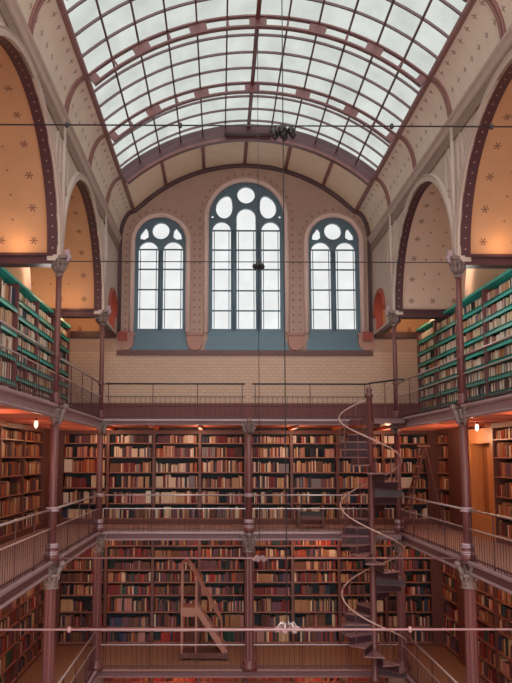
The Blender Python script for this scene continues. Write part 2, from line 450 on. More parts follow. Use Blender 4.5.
# ------------------------------------------------------------------ window wall
def archloop(c, hw, zb, zs, n=20, rise=None):
    r = rise or hw
    return [(c - hw, zb), (c + hw, zb)] + arc(c, hw, r, zs, n, 0.0, pi)
WINS = [(-2.73, 0.85, 4.02, 6.99, 'side'), (0.05, 1.25, 4.02, 7.78, 'main'), (2.88, 0.85, 4.02, 7.00, 'side')]
cove = [(XK + (HW - XK) * sin(pi / 2 * k / 12), ZC + (ZK - ZC) * cos(pi / 2 * k / 12)) for k in range(13)]
top = [(x, z) for x, z in reversed(cove)] + [(RE * sin(a), ZE + RE * cos(a)) for a in [AE - 2 * AE * k / 30 for k in range(1, 30)]] + [(-x, z) for x, z in cove]
outer = [(-XO, 3.40), (XO, 3.40), (XO, ZC)] + top + [(-XO, ZC)]
w = MB(); w.plate(outer, [archloop(c, h, 3.46, zs) for c, h, zb, zs, k in WINS], lambda u, q, d: (u, d, q), YW, YW + 0.45)
struct('wall_back', w, m_wallup)
w = MB(); w.box(-XO, XO, YW, YW + 0.45, FG, 3.40); struct('wall_back_lower', w, m_tile, 'buff tiled lower part of the window wall')
w = MB(); w.box(-XO, XO, YW - 0.05, YW, FU, 1.72); w.box(-XO, XO, YW - 0.08, YW, 1.68, 1.76)
struct('trim_16', w, m_panel, 'maroon boarded wainscot behind the upper railing')
w = MB()                                         # dark band where the ceiling meets the window wall
pth = [(-HW + 0.04, 3.98)] + [(-x + 0.03, z - 0.03) for x, z in reversed(cove)] + [(RE * sin(a) * 0.99, ZE + RE * cos(a) - 0.06) for a in [-AE + 2 * AE * k / 30 for k in range(1, 30)]] + [(x - 0.03, z - 0.03) for x, z in cove] + [(HW - 0.04, 3.98)]
w.tube([(x, YW - 0.02, z) for x, z in pth], 0.075, 8)
struct('trim_17', w, mat('grey maroon band paint', rgb(92, 70, 74), 0.6), 'dark maroon arched band round the window wall')
w = MB(); w.box(-HW, HW, YW - 0.08, YW, 3.34, 3.44); w.box(-HW, HW, YW - 0.05, YW, 3.28, 3.34)
struct('trim_18', w, m_maroon)
w = MB()
for c in (-3.78, -1.60, 1.62, 3.86):
    lp = [(c - 0.24, 3.95), (c - 0.24, 3.68)] + arc(c, 0.24, 0.24, 3.68, 10, pi, 2 * pi)[1:] + [(c + 0.24, 3.95)]
    w.plate(lp, [], lambda u, q, d: (u, d, q), YW - 0.12, YW)
    w.box(c - 0.27, c + 0.27, YW - 0.15, YW, 3.92, 3.99)
struct('trim_19', w, m_corbel, 'red stone corbels between the window sills')
w = MB(); dots = MB()
for c, h, zb, zs, k in WINS:
    lp = [(c + h + 0.05, zb)] + arc(c, h + 0.05, h + 0.05, zs, 24, 0, pi) + [(c - h - 0.05, zb)]
    w.tube([(x, YW - 0.03, z) for x, z in lp], 0.085, 8)
    z = zb + 0.1; sp = []
    while z < zs: sp += [(c - h - 0.25, z), (c + h + 0.25, z)]; z += 0.24
    n = int(pi * (h + 0.25) / 0.24)
    sp += [(c + (h + 0.25) * cos(pi * i / n), zs + (h + 0.25) * sin(pi * i / n)) for i in range(n + 1)]
    for x, z in sp:
        if abs(x) < HW - 0.1: dots.box(x - 0.032, x + 0.032, YW - 0.01, YW, z - 0.032, z + 0.032)
struct('trim_20', w, mat('pale rose window moulding', rgb(226, 198, 190), 0.6, noise=0.1, nscale=12))
struct('trim_21', dots, m_rib, 'small stencilled squares bordering the windows')
for i, (c, h, zb, zs, kind) in enumerate(WINS):
    wn = thing('window_%d' % (i + 1), ('left round-headed two-light window with teal tracery', 'tall central three-light window with teal tracery', 'right round-headed two-light window with teal tracery')[i], None, (c, YW, zb)); wn['kind'] = 'structure'
    fr = MB(); to3 = lambda u, q, d: (u, d, q)
    circ = lambda x, z, rx, rz, n=18: [(c + x + rx * cos(2 * pi * j / n), z + rz * sin(2 * pi * j / n)) for j in range(n)]
    if kind == 'main':
        holes = [archloop(c - 0.80, 0.30, 4.16, 7.42, 10), archloop(c, 0.31, 4.16, 7.86, 10), archloop(c + 0.80, 0.30, 4.16, 7.42, 10),
                 circ(0, 8.62, 0.29, 0.29)]
        for s in (-1, 1):
            holes.append([(c + s * (0.72 + 0.27 * cos(t) + (-0.10 * max(0, sin(t)) ** 2)), 8.16 + 0.34 * sin(t) + 0.10 * max(0, sin(t))) for t in [2 * pi * j / 18 for j in range(18)]])
            holes.append(circ(s * 1.10, 7.88, 0.05, 0.05, 8))
        lights = ((c - 0.80, 0.3), (c, 0.31), (c + 0.80, 0.3)); bars = (7.42, 6.77, 6.12, 5.42, 4.76)
    else:
        holes = [archloop(c - 0.40, 0.32, 4.16, 6.72, 10), archloop(c + 0.40, 0.32, 4.16, 6.72, 10), circ(0, 7.40, 0.28, 0.28)]
        for s in (-1, 1): holes.append([(c + s * 0.40, 7.18), (c + s * 0.52, 7.10), (c + s * 0.68, 7.12), (c + s * 0.66, 7.28), (c + s * 0.50, 7.50), (c + s * 0.42, 7.40)])
        lights = ((c - 0.40, 0.32), (c + 0.40, 0.32)); bars = (6.78, 6.12, 5.45, 4.80)
    fr.plate(archloop(c, h + 0.02, zb, zs), holes, to3, YW + 0.12, YW + 0.26)
    f = part('window_frame', fr, m_teal, wn)
    b = MB()
    for lx, lh in lights:
        for z in bars: b.box(lx - lh - 0.01, lx + lh + 0.01, YW + 0.15, YW + 0.20, z - 0.022, z + 0.022)
        for s in (-1, 1): b.box(lx + s * (lh - 0.06) - 0.012, lx + s * (lh - 0.06) + 0.012, YW + 0.16, YW + 0.19, 4.16, 7.4 if kind == 'main' else 6.75)
    part('glazing_bar', b, m_teal, wn)
    b = MB()
    for lx in (-0.40, 0.40) if kind == 'main' else (0.0,):
        b.tube([(c + lx, YW + 0.10, zb + 0.1), (c + lx, YW + 0.10, 7.4 if kind == 'main' else 6.7)], 0.05, 8)
    part('mullion', b, m_teal, wn)
    b = MB(); b.add([(x, YW + 0.20, z) for x, z in archloop(c, h + 0.01, zb, zs)], [tuple(range(23))])
    part('window_pane', b, m_winglass, wn)
    b = MB(); x0, x1 = c - h - 0.08, c + h + 0.08
    b.hexa([(x0, YW - 0.10, 3.44), (x1, YW - 0.10, 3.44), (x0, YW + 0.12, 3.44), (x1, YW + 0.12, 3.44), (x0, YW - 0.09, 3.50), (x1, YW - 0.09, 3.50), (x0 + 0.09, YW + 0.12, 4.06), (x1 - 0.09, YW + 0.12, 4.06)])
    part('window_sill', b, m_teal, wn)

# ------------------------------------------------------------------ galleries
nT = [22]
def trim(mb, m, label=None):
    nT[0] += 1; return struct('trim_%d' % nT[0], mb, m, label)
LEV = {'upper': FU, 'middle': FM, 'lower': FL}
for nm, z in LEV.items():
    b = MB()
    b.box(-XO, XO, Y1 + 0.1, YW, z - 0.06, z); 
    for s in (-1, 1): b.box(s * (HW + 0.1), s * XO, YN, Y1 + 0.1, z - 0.06, z)
    struct('floor_%s_gallery' % nm, b, m_floor if nm == 'lower' else m_floorm)
    b = MB(); b.box(-XO, XO, Y1 + 0.1, YW, z - 0.10, z - 0.06)
    for s in (-1, 1): b.box(s * (HW + 0.1), s * XO, YN, Y1 + 0.1, z - 0.10, z - 0.06)
    for s in (-1, 1):                                  # joists under the gallery
        y = 6.0
        while y < 24: b.box(s * (HW + 0.1), s * XO, y - 0.05, y + 0.05, z - 0.2, z - 0.1); y += 1.49
    for k in range(-3, 4): b.box(k * 1.36 - 0.05, k * 1.36 + 0.05, Y1 + 0.1, YW, z - 0.2, z - 0.1)
    struct('ceiling_under_%s_gallery' % nm, b, m_under)
    def beam(path, k=1.0):
        b = MB()
        b.sweep(path, [(-0.10, -0.22 * k), (0.0, -0.22 * k), (0.0, -0.03), (-0.10, -0.03)], 1)
        b.sweep(path, [(-0.02, -0.245 * k), (0.03, -0.245 * k), (0.045, -0.215 * k), (0.02, -0.19 * k), (-0.02, -0.19 * k)], 0)
        b.sweep(path, [(-0.10, -0.045), (0.04, -0.045), (0.07, -0.02), (0.07, 0.025), (-0.10, 0.025)], 0)
        return b
    for s, lb in ((-1, 'left'), (1, 'right')):
        trim(beam([((s * HW, y, z), (-s, 0, 0), (0, 0, 1)) for y in (YN, Y1)]), [m_lilac, m_webu if nm == 'upper' else m_webm], 'moulded edge beam of the %s %s gallery' % (nm, lb))
    trim(beam([((x, Y1, z), (0, -1, 0), (0, 0, 1)) for x in (-HW, HW)], 0.55 if nm == 'upper' else 0.85), [m_lilac if nm != 'lower' else m_rib, m_webm], 'moulded edge beam of the %s back gallery' % nm)
g = MB(); g.box(-XO, XO, YN, YW, FG - 0.1, FG); struct('floor', g, m_ground)

# railings: one thing per bay
bal = {}
def baluster_mesh(h, r, m):
    k = (round(h, 3), r, m.name)
    if k not in bal:
        b = MB(); b.lathe([(r, 0), (r, 0.04), (r * 1.6, 0.06), (r, 0.08), (r, h * 0.55), (r * 1.5, h * 0.57), (r, h * 0.59), (r, h)], n=6)
        bal[k] = b.mesh('baluster', m)
    return bal[k]
def railing(label, a, b_, z, group, step=0.14, m=m_maroon_d, mtop=m_rail, h=1.0, mid=0.64, br=0.006, sparse=False):
    a, b_ = Vector((a[0], a[1], z)), Vector((b_[0], b_[1], z)); L = (b_ - a).length; t = (b_ - a).normalized()
    o = thing('gallery_railing', label, 'railing', ((a + b_) / 2)[:], group)
    q = MB(); q.tube([a + Vector((0, 0, h)), b_ + Vector((0, 0, h))], 0.022, 8); part('handrail', q, mtop, o)
    q = MB(); q.bar(a + Vector((0, 0, mid)), b_ + Vector((0, 0, mid)), 0.022, 0.022); part('middle_rail', q, mtop, o)
    q = MB(); q.bar(a + Vector((0, 0, 0.09)), b_ + Vector((0, 0, 0.09)), 0.03, 0.03); part('bottom_rail', q, m, o)
    n = int(L / step); me = baluster_mesh(mid, br, m)
    for i in range(1, n): inst('baluster', me, o, a + t * (L * i / n))
    pm = baluster_mesh(h, 0.011, m)
    np_ = max(1, round(L / 1.5))
    for i in range(0, np_ + 1):
        p = a + t * (0.08 + (L - 0.16) * i / np_); inst('rail_post', pm, o, p)
    return o
RG = 'iron railings along the galleries'
for nm, z in LEV.items():
    for s, sd in ((-1, 'left'), (1, 'right')):
        hy = Y1 - 0.12
        if s > 0: pass
        railing('iron railing of the %s %s gallery between the slim near column and the corner' % (nm, sd), (s * HW, Y2 + 0.12), (s * HW, hy), z, RG)
        railing('iron railing of the %s %s gallery running to the photo\'s %s edge' % (nm, sd, sd), (s * HW, 10.2), (s * HW, Y2 - 0.12), z, RG)
    mm = m_maroon_d
    railing('iron railing of the %s back gallery left of the central column' % nm, (-HW + 0.12, Y1), (-0.1, Y1), z, RG, m=mm, mtop=m_dark if nm == 'upper' else m_rail, step=0.135)
    railing('iron railing of the %s back gallery between central column and spiral stair' % nm, (0.1, Y1), (HW - 0.12 if nm != 'upper' else 3.3, Y1), z, RG, m=mm, mtop=m_dark if nm == 'upper' else m_rail, step=0.135)

# ------------------------------------------------------------------ columns
def shaft(o, x, y, z0, z1, r, m, fl=0.0, n=16):
    q = MB(); q.lathe([(r * 1.7, z0), (r * 1.7, z0 + 0.12), (r * 1.35, z0 + 0.15), (r * 1.5, z0 + 0.2), (r * 1.2, z0 + 0.26)], (x, y, 0), n); part('base', q, m, o)
    q = MB(); q.lathe([(r, z0 + 0.2), (r * 0.98, (z0 + z1) / 2), (r * 0.92, z1)], (x, y, 0), 24 if fl else n, 0, not fl, fl); part('shaft', q, m, o)
def collar(o, x, y, z, r, m, nm='collar'):
    q = MB(); q.lathe([(r, z - 0.05), (r * 1.35, z - 0.035), (r * 1.35, z - 0.01), (r * 1.1, z), (r * 1.35, z + 0.01), (r * 1.35, z + 0.035), (r, z + 0.05)], (x, y, 0), 16); part(nm, q, m, o)
def capital(o, x, y, z0, z1, r, R, m):
    h = z1 - z0; q = MB()
    q.lathe([(r, z0), (r * 1.35, z0 + 0.04 * h), (r * 1.35, z0 + 0.1 * h), (r, z0 + 0.13 * h), (r * 1.1, z0 + 0.4 * h), (R * 0.7, z0 + 0.7 * h), (R * 0.95, z0 + 0.82 * h), (R * 0.8, z0 + 0.84 * h)], (x, y, 0), 16)
    for i in range(8):                             # curled leaves
        a = 2 * pi * i / 8; ca, sa = cos(a), sin(a)
        for zz, k in ((0.22, 0.62), (0.48, 0.85)):
            q.tube([(x + ca * r, y + sa * r, z0 + h * zz), (x + ca * R * k, y + sa * R * k, z0 + h * (zz + 0.25)), (x + ca * R * (k + 0.18), y + sa * R * (k + 0.18), z0 + h * (zz + 0.28)), (x + ca * R * (k + 0.2), y + sa * R * (k + 0.2), z0 + h * (zz + 0.18))], [0.03, 0.05, 0.04, 0.02], 6)
    q.box(x - R, x + R, y - R, y + R, z0 + 0.84 * h, z1)
    return part('capital', q, m, o)
def bracket(o, x, y, z, dx, dy, m, L=0.34):
    q = MB()
    for (ux, uy) in ((dx, dy),):
        q.tube([(x + ux * 0.06, y + uy * 0.06, z - 0.42), (x + ux * 0.12, y + uy * 0.12, z - 0.30), (x + ux * L * 0.7, y + uy * L * 0.7, z - 0.18), (x + ux * L, y + uy * L, z - 0.06)], [0.03, 0.045, 0.055, 0.045], 8)
        q.lathe([(0.01, -0.07), (0.06, -0.04), (0.075, 0), (0.06, 0.04), (0.01, 0.07)], (x + ux * L, y + uy * L, z - 0.05), 10)
    part('bracket', q, m, o)
def column(label, x, y, upper=True, thick=1.0, side=0):
    o = thing('iron_column', label, 'column', (x, y, FL), 'iron columns along the gallery edges')
    r = 0.125 * thick
    shaft(o, x, y, FL, FM - 0.5, r, m_maroon, 0.10); capital(o, x, y, FM - 0.52, FM - 0.23, r, 0.155 * thick, m_silver)
    shaft(o, x, y, FM, FU - 0.36, 0.088 * thick, m_maroon); capital(o, x, y, FU - 0.32, FU - 0.06, 0.08 * thick, 0.125 * thick, m_silver)
    for z in (FM + 0.16, FM + 0.30, FM + 1.0): collar(o, x, y, z, 0.10 * thick, m_lilac)
    for dx, dy in ((-side, 0), (0, 1), (0, -1)) if side else ((1, 0), (-1, 0), (0, -1)):
        bracket(o, x, y, FU + 0.02, dx, dy, m_silver, 0.20); bracket(o, x, y, FM + 0.0, dx, dy, m_silver, 0.22)
    if upper:
        shaft(o, x, y, FU, 3.72, 0.062 * thick, m_maroon); collar(o, x, y, FU + 1.0, 0.065 * thick, m_maroon)
        capital(o, x, y, 3.70, ZS, 0.062 * thick, 0.165 * thick, m_silver)
        q = MB(); X = x - side * 0.16
        q.box(X - 0.05, X + 0.05, y - 0.05, y + 0.05, ZS - 0.10, ZS + 0.14); q.lathe([(0.01, -0.07), (0.05, -0.045), (0.06, 0), (0.05, 0.045), (0.01, 0.07)], (X - side * 0.03, y, ZS - 0.02), 10)
        part('console', q, m_lilac, o)
    return o
column('near slim maroon iron column at the left gallery edge, three storeys tall', -HW, Y2, side=-1)
column('near slim maroon iron column at the right gallery edge, three storeys tall', HW, Y2, side=1)
column('maroon iron column at the far left corner under the end of the arcade', -HW, Y1, side=-1)
column('maroon iron column at the far right corner behind the spiral stair', HW, Y1, side=1)
column('maroon iron column in the middle of the back gallery, without upper storey', 0.0, Y1, upper=False)

# ------------------------------------------------------------------ tie rods and hanging lamps
def tierod(label, y, z, knobs):
    o = thing('tie_rod', label, 'tie rod', (0, y, z), 'iron tie rods across the hall')
    q = MB(); q.tube([(-HW + 0.02, y, z), (HW - 0.02, y, z)], (0.010 if z > 0 else 0.013) if y < 12 else (0.010 if z > 0 else 0.014), 8); part('rod', q, m_dark if z > 0 else m_rod, o)
    for x in knobs:
        q = MB(); q.lathe([(0.012, -0.035), (0.024, -0.02), (0.028, 0), (0.024, 0.02), (0.012, 0.035)], (x, y, z), 10); part('turnbuckle', q, m_dark if z > 0 else m_rod, o)
tierod('dark tie rod crossing high in front of the skylight', 9.25, 4.13, (-2.69, -1.29, 1.33, 2.57))
tierod('thin tie rod crossing the windows between the near column capitals', Y2, 4.03, (2.88,))
tierod('pale tie rod crossing just below the middle gallery floor', Y2, -1.90, ())
tierod('pale nearest tie rod crossing in front of the lower bookcases', 9.25, -1.90, (-2.51, 1.39))
def hanger(label, x, y, ztop, zhub, zlamp, rs):
    o = thing('pendant_lamp', label, 'lamp', (x, y, ztop), 'lamps hanging on long rods')
    q = MB(); q.tube([(x, y, ztop), (x, y, zlamp + 0.06)], 0.0075, 6); part('rod', q, m_dark, o)
    q = MB()
    q.lathe([(0.02, -0.08), (0.06, -0.04), (0.07, 0), (0.06, 0.04), (0.02, 0.08)], (x, y, zhub), 10)
    for i in range(6):
        a = pi * i / 3 + 0.3; q.lathe([(0.015, -0.06), (0.04, -0.03), (0.045, 0), (0.03, 0.04), (0.01, 0.05)], (x + 0.13 * rs * cos(a), y + 0.13 * rs * sin(a), zhub - 0.01), 8)
        q.tube([(x, y, zhub), (x + 0.13 * rs * cos(a), y + 0.13 * rs * sin(a), zhub)], 0.015, 6)
    part('hub', q, m_dark, o)
    for i in range(6):
        a = pi * i / 3 + 0.2; ca, sa = cos(a), sin(a)
        q = MB(); q.tube([(x, y, zlamp + 0.06), (x + ca * 0.08, y + sa * 0.08, zlamp + 0.10), (x + ca * 0.115, y + sa * 0.115, zlamp + 0.05)], 0.012, 6)
        p = part('lamp_arm', q, m_rail, o)
        q = MB(); q.lathe([(0.012, 0.03), (0.035, 0.02), (0.045, -0.005), (0.03, -0.03), (0.01, -0.035)], (x + ca * 0.115, y + sa * 0.115, zlamp + 0.03), 10); part('lamp_shade', q, m_globe, p)
hanger('six-armed lamp on the long dark rod nearest the camera', 0.0, 9.48, 9.38, 4.15, -1.97, 1.0)
hanger('smaller-looking six-armed lamp on the thin rod before the central window', 0.0, Y2 + 0.2, 9.38, 4.0, -1.98, 0.7)

# ------------------------------------------------------------------ spiral stair
SX, SY, SR = 3.11, 20.40, 0.80
PITCH = 2.24
st = thing('spiral_staircase', 'dark red iron spiral staircase winding down through the galleries at right', 'staircase', (SX, SY, FL))
q = MB(); q.lathe([(0.13, FL), (0.13, FL + 0.1), (0.085, FL + 0.15), (0.078, 1.62), (0.10, 1.64), (0.10, 1.70), (0.07, 1.72), (0.06, 1.76), (0.085, 1.82), (0.06, 1.88), (0.01, 1.90)], (SX, SY, 0), 16); part('newel', q, m_maroon, st)
def ang(z): return radians(27 + (FU - z) * 360 / PITCH)
NT = 33; rise = (FU - FL) / NT
rail_pts = []
bm_st = baluster_mesh(0.9, 0.011, m_maroon)
for i in range(1, NT):
    z = FU - i * rise; a0 = ang(z); da = radians(360 / PITCH * rise)
    q = MB(); ri = 0.06
    P = lambda a, r, zz: (SX + r * cos(a), SY + r * sin(a), zz)
    am = a0 + da / 2; a1 = a0 + da * 1.12
    top = [P(a0, ri, z), P(a0, SR, z), P(am, SR, z), P(a1, SR, z), P(a1, ri, z)]
    vs = top + [(p[0], p[1], p[2] - 0.035) for p in top]
    q.add(vs, [(0, 1, 2, 3, 4), (9, 8, 7, 6, 5)] + [(k, k + 5, (k + 1) % 5 + 5, (k + 1) % 5) for k in range(5)])
    part('tread', q, m_tread, st)
    q = MB()
    q.hexa([P(a0, ri, z - 0.03), P(a0, SR - 0.02, z - 0.03), P(a0 + 0.03, ri, z - 0.03), P(a0 + 0.03, SR - 0.02, z - 0.03),
            P(a0, ri, z + rise - 0.035), P(a0, SR - 0.02, z + rise - 0.035), P(a0 + 0.03, ri, z + rise - 0.035), P(a0 + 0.03, SR - 0.02, z + rise - 0.035)])
    part('riser', q, m_riser, st)
    inst('baluster', bm_st, st, P(am, SR - 0.03, z))
zz = FU
while zz > FL - 0.01:
    a = ang(zz); rail_pts.append((SX + (SR - 0.01) * cos(a), SY + (SR - 0.01) * sin(a), zz + 0.9)); zz -= 0.05
q = MB(); q.tube(rail_pts, 0.019, 8); part('handrail', q, mat('glare pale handrail', rgb(196, 160, 152), 0.3, spec=0.6), st)  # glare along the rail painted in as its pale colour
q = MB()
# landing that joins the stair to the upper gallery, cut out round the last treads
land = [(HW - 0.06, Y1 - 0.06), (HW - 0.06, SY - 0.1), (SX + 0.92, SY - 0.02), (SX + 0.12, SY + 0.05), (SX + 0.05, SY + 0.15)] + [(SX + 0.86 * cos(radians(t)) * 1.0, SY + 0.86 * sin(radians(t))) for t in (95, 105, 112)] + [(SX - 0.35, Y1 - 0.06)]
q.plate(land, [], lambda u, w_, d: (u, w_, d), FU - 0.14, FU)
part('landing', q, m_maroon, st)
q = MB(); q.plate([(HW - 0.08, Y1 - 0.08), (HW - 0.08, SY + 0.6), (SX + 0.75, SY + 0.62), (SX - 0.30, SY + 0.86), (SX - 0.6, Y1 - 0.08)], [], lambda u, w_, d: (u, w_, d), FM - 0.12, FM)
part('landing', q, m_maroon, st)
q = MB(); q.tube([(HW - 0.06, SY - 0.1, FU + 1.0), (HW - 0.25, SY - 0.12, FU + 1.0), (SX + 0.5, SY + 0.4, FU + 1.0), (SX + 0.2, SY + 0.9, FU + 1.0), (3.3, Y1 - 0.06, FU + 1.0)], 0.024, 8); part('handrail', q, m_dark, st)
for p in ((HW - 0.25, SY - 0.12), (SX + 0.5, SY + 0.4), (SX + 0.2, SY + 0.9)): inst('baluster', baluster_mesh(1.0, 0.014, m_maroon), st, (p[0], p[1], FU))

# ------------------------------------------------------------------ bookcases and books
BC = [('black', (44, 40, 46)), ('dark brown', (84, 54, 46)), ('brown', (120, 78, 58)), ('tan', (172, 122, 84)), ('pale tan', (200, 160, 122)),
      ('cream', (222, 200, 172)), ('ivory', (232, 220, 206)), ('dark red', (122, 42, 42)), ('red', (168, 52, 46)), ('rust', (176, 88, 56)),
      ('rose', (186, 130, 122)), ('grey', (134, 124, 128)), ('navy', (52, 60, 86)), ('dark green', (48, 76, 66)), ('teal', (48, 120, 122)), ('mauve', (112, 72, 82))]
bmats = [mat(n + ' book cloth', rgb(*c), 0.6, noise=0.15, nscale=25) for n, c in BC]
PAL = {'U': [0, 10, 4, 5, 5, 5, 6, 6, 6, 6, 6, 10, 11, 11, 5, 4, 6, 12, 3, 7],
       'Ms': [1, 2, 2, 3, 3, 9, 9, 7, 4, 0, 15, 3, 9, 5],
       'Mb': [1, 2, 3, 4, 4, 5, 5, 5, 7, 7, 10, 0, 15, 9, 3, 6, 11, 12],
       'L': [0, 0, 1, 1, 2, 7, 7, 15, 8, 9, 3, 4, 13, 12, 10, 5, 2, 15],
       'G': [8, 8, 9, 9, 3, 7]}
books = []   # (case phrase, group, shelf idx, n, points-frame, u, w, t, h, d, colour, lean)
class Frame:
    def __init__(s, o, du, dv): s.o = Vector(o); s.du = Vector(du); s.dv = Vector(dv)
    def __call__(s, u, v, z): p = s.o + s.du * u + s.dv * v; return Vector((p.x, p.y, z))
def fbox(mb, F, u0, u1, v0, v1, z0, z1, mi=0):
    ps = [F(u, v, z) for z in (z0, z1) for v in (v0, v1) for u in (u0, u1)]
    return mb.hexa(ps, mi)
ORD = ['zeroth', 'first', 'second', 'third', 'fourth', 'fifth', 'sixth', 'seventh', 'eighth', 'ninth', 'tenth']
def ordn(n): return ORD[n] if n <= 10 else '%d%s' % (n, 'th' if 10 < n % 100 < 14 else {1: 'st', 2: 'nd', 3: 'rd'}.get(n % 10, 'th'))
def bookcase(label, phrase, F, W, z0, zt, shelves, pal, style, group, depth=0.38, fillrows=None, hmax=None):
    """shelves: heights of the shelf boards; a row of books stands on each of them"""
    o = thing('bookcase', label, 'bookcase', F(0, 0, z0)[:], group)
    mc, ms, mb_ = {'wood': (m_wood, m_woodm, m_back), 'steel': (m_panel, m_turq, m_turqd)}[style]
    for u in (0.0, W - 0.045): q = MB(); fbox(q, F, u, u + 0.045, 0.0, depth, z0, zt); part('side_panel', q, mc, o)
    q = MB(); fbox(q, F, 0.045, W - 0.045, depth - 0.02, depth, z0, zt); part('back_panel', q, mb_, o)
    q = MB(); fbox(q, F, 0.045, W - 0.045, 0.02, depth, z0, shelves[0] - 0.02); part('plinth', q, mc, o)
    q = MB(); fbox(q, F, -0.0, W, -0.03, depth, zt, zt + (0.05 if style == 'wood' else 0.06))
    if style == 'wood': fbox(q, F, 0, W, -0.015, 0.05, zt - 0.07, zt)
    part('cornice', q, ms if style == 'steel' else mc, o)
    for k, z in enumerate(shelves):
        q = MB()
        if style == 'steel':
            fbox(q, F, 0.045, W - 0.045, 0.0, depth - 0.02, z - 0.03, z); fbox(q, F, 0.045, W - 0.045, 0.0, 0.015, z - 0.10, z + 0.008)
        else: fbox(q, F, 0.045, W - 0.045, 0.01, depth - 0.02, z - 0.028, z)
        part('shelf', q, ms, o)
        nxt = shelves[k + 1] if k + 1 < len(shelves) else zt
        if fillrows is not None and k not in fillrows: continue
        gap = nxt - z - (0.11 if style == 'steel' else 0.05)
        u = 0.06; n = 0; rnd = random.random
        base_h = gap * (random.uniform(0.88, 0.97) if style == 'steel' else random.uniform(0.66, 0.84)); run = 0
        while u < W - 0.09:
            if run <= 0:
                run = random.randint(3, 9); t0 = random.uniform(0.024, 0.055); h0 = min(gap * 0.95, base_h * random.uniform(0.86, 1.15)); c0 = random.choice(pal); same = rnd() < 0.4
                if rnd() < 0.09: u += random.uniform(0.06, 0.22); continue
            run -= 1
            t = t0 * random.uniform(0.85, 1.15)
            if u + t > W - 0.06: break
            h = h0 * (random.uniform(0.985, 1.01) if same else random.uniform(0.86, 1.1)); h = min(h, gap * 0.97)
            c = c0 if same and rnd() < 0.85 else random.choice(pal)
            n += 1
            lean = random.uniform(0.05, 0.12) if (not same and rnd() < 0.03) else 0.0
            if u + t + lean * h > W - 0.07: lean = 0.0
            books.append((phrase, group, len(shelves) - k, n, F, u, z + 0.002, t, h, random.uniform(0.17, 0.24), c, lean, depth))
            u += t + 0.004 + (lean * h if lean else 0) + (0.008 if rnd() < 0.1 else 0)
    return o
SM = [-1.78, -1.33, -0.86, -0.39, 0.07, 0.50]; TM = 0.84
SL = [-5.42, -4.98, -4.54, -4.05, -3.67, -3.31, -2.93, -2.59]; TL = -2.22
SU = [1.20 + 0.355 * k for k in range(8)]; TU = 4.03
posn = ['far left corner', 'second from left', 'third from left', 'just left of the middle column', 'just right of the middle column', 'third from right', 'second from right behind stair', 'far right corner']
posb = ['far-left corner bay', 'second bay from left', 'third bay from left', 'bay left of column', 'bay right of column', 'third bay from right', 'second bay from right', 'far-right corner bay']
for i in range(8):
    x = -5.64 + 1.41 * i
    F = Frame((x, 24.2, 0), (1, 0, 0), (0, 1, 0))
    bookcase('dark wooden bookcase on the middle back wall, ' + posn[i], 'middle back wall, ' + posb[i], F, 1.41, FM, TM, SM, PAL['Mb'], 'wood', 'bookcases on the middle gallery back wall')
    bookcase('tall dark bookcase on the lower back wall, ' + posn[i], 'lower back wall, ' + posb[i], F, 1.41, FL, TL, SL, PAL['L'], 'wood', 'bookcases on the lower gallery back wall')
    if 1 <= i <= 6:
        bookcase('ground floor bookcase showing only its top, ' + posn[i], 'ground floor back wall, ' + posb[i], F, 1.41, FG, -5.95, [-9.3, -8.5, -7.7, -7.1, -6.55], PAL['G'], 'wood', 'ground floor bookcases', fillrows=(4,))
SU2 = [1.20, 1.76, 2.32, 2.88, 3.44]
def sides(sgn, front, ys, z0, zt, sh, pal, style, nm, grp, depth):
    n = len(ys)
    for k, (ya, yb) in enumerate(ys):       # ya nearer the camera, yb farther
        W = yb - ya
        if sgn < 0: F = Frame((-front, ya, 0), (0, 1, 0), (-1, 0, 0))
        else: F = Frame((front, yb, 0), (0, -1, 0), (1, 0, 0))
        sd = 'left' if sgn < 0 else 'right'
        mt = 'turquoise steel' if style == 'steel' else 'dark wooden'
        sh_ = SU2 if (style == 'steel' and sgn < 0 and k >= 3) else sh
        bookcase('%s bookcase along the %s %s gallery wall, %s from the far end' % (mt, nm, sd, ordn(k + 1)), '%s %s wall, %s farthest bay' % (nm, sd, ordn(k + 1)), F, W, z0, zt, sh_, pal, style, grp, depth)
def seq(*v): return list(zip(v[1:], v[:-1]))
sides(-1, 5.45, seq(24.0, 21.8, 19.8, 17.8, 15.8, 13.8), FU, TU, SU, PAL['U'], 'steel', 'upper', 'turquoise bookcases on the upper galleries', 0.42)
sides(1, 5.45, seq(24.5, 22.55, 20.4, 18.25, 16.1, 14.0), FU, TU, SU, PAL['U'], 'steel', 'upper', 'turquoise bookcases on the upper galleries', 0.42)
sides(-1, XS, seq(22.7, 20.5, 18.3, 16.1, 13.9), FM, TM, SM, PAL['Ms'], 'wood', 'middle', 'bookcases along the middle side galleries', 0.38)
sides(1, XS, [(22.8, 24.18), (17.1, 19.15), (15.0, 17.1), (12.9, 15.0)], FM, TM, SM, PAL['Ms'], 'wood', 'middle', 'bookcases along the middle side galleries', 0.38)
sides(-1, XS, seq(24.18, 22.6, 20.5, 18.3, 16.1, 13.9), FL, TL, SL, PAL['L'], 'wood', 'lower', 'bookcases along the lower side galleries', 0.38)
sides(1, XS, [(22.4, 24.18), (19.5, 21.6), (17.4, 19.5), (15.3, 17.4), (13.2, 15.3)], FL, TL, SL, PAL['L'], 'wood', 'lower', 'bookcases along the lower side galleries', 0.38)
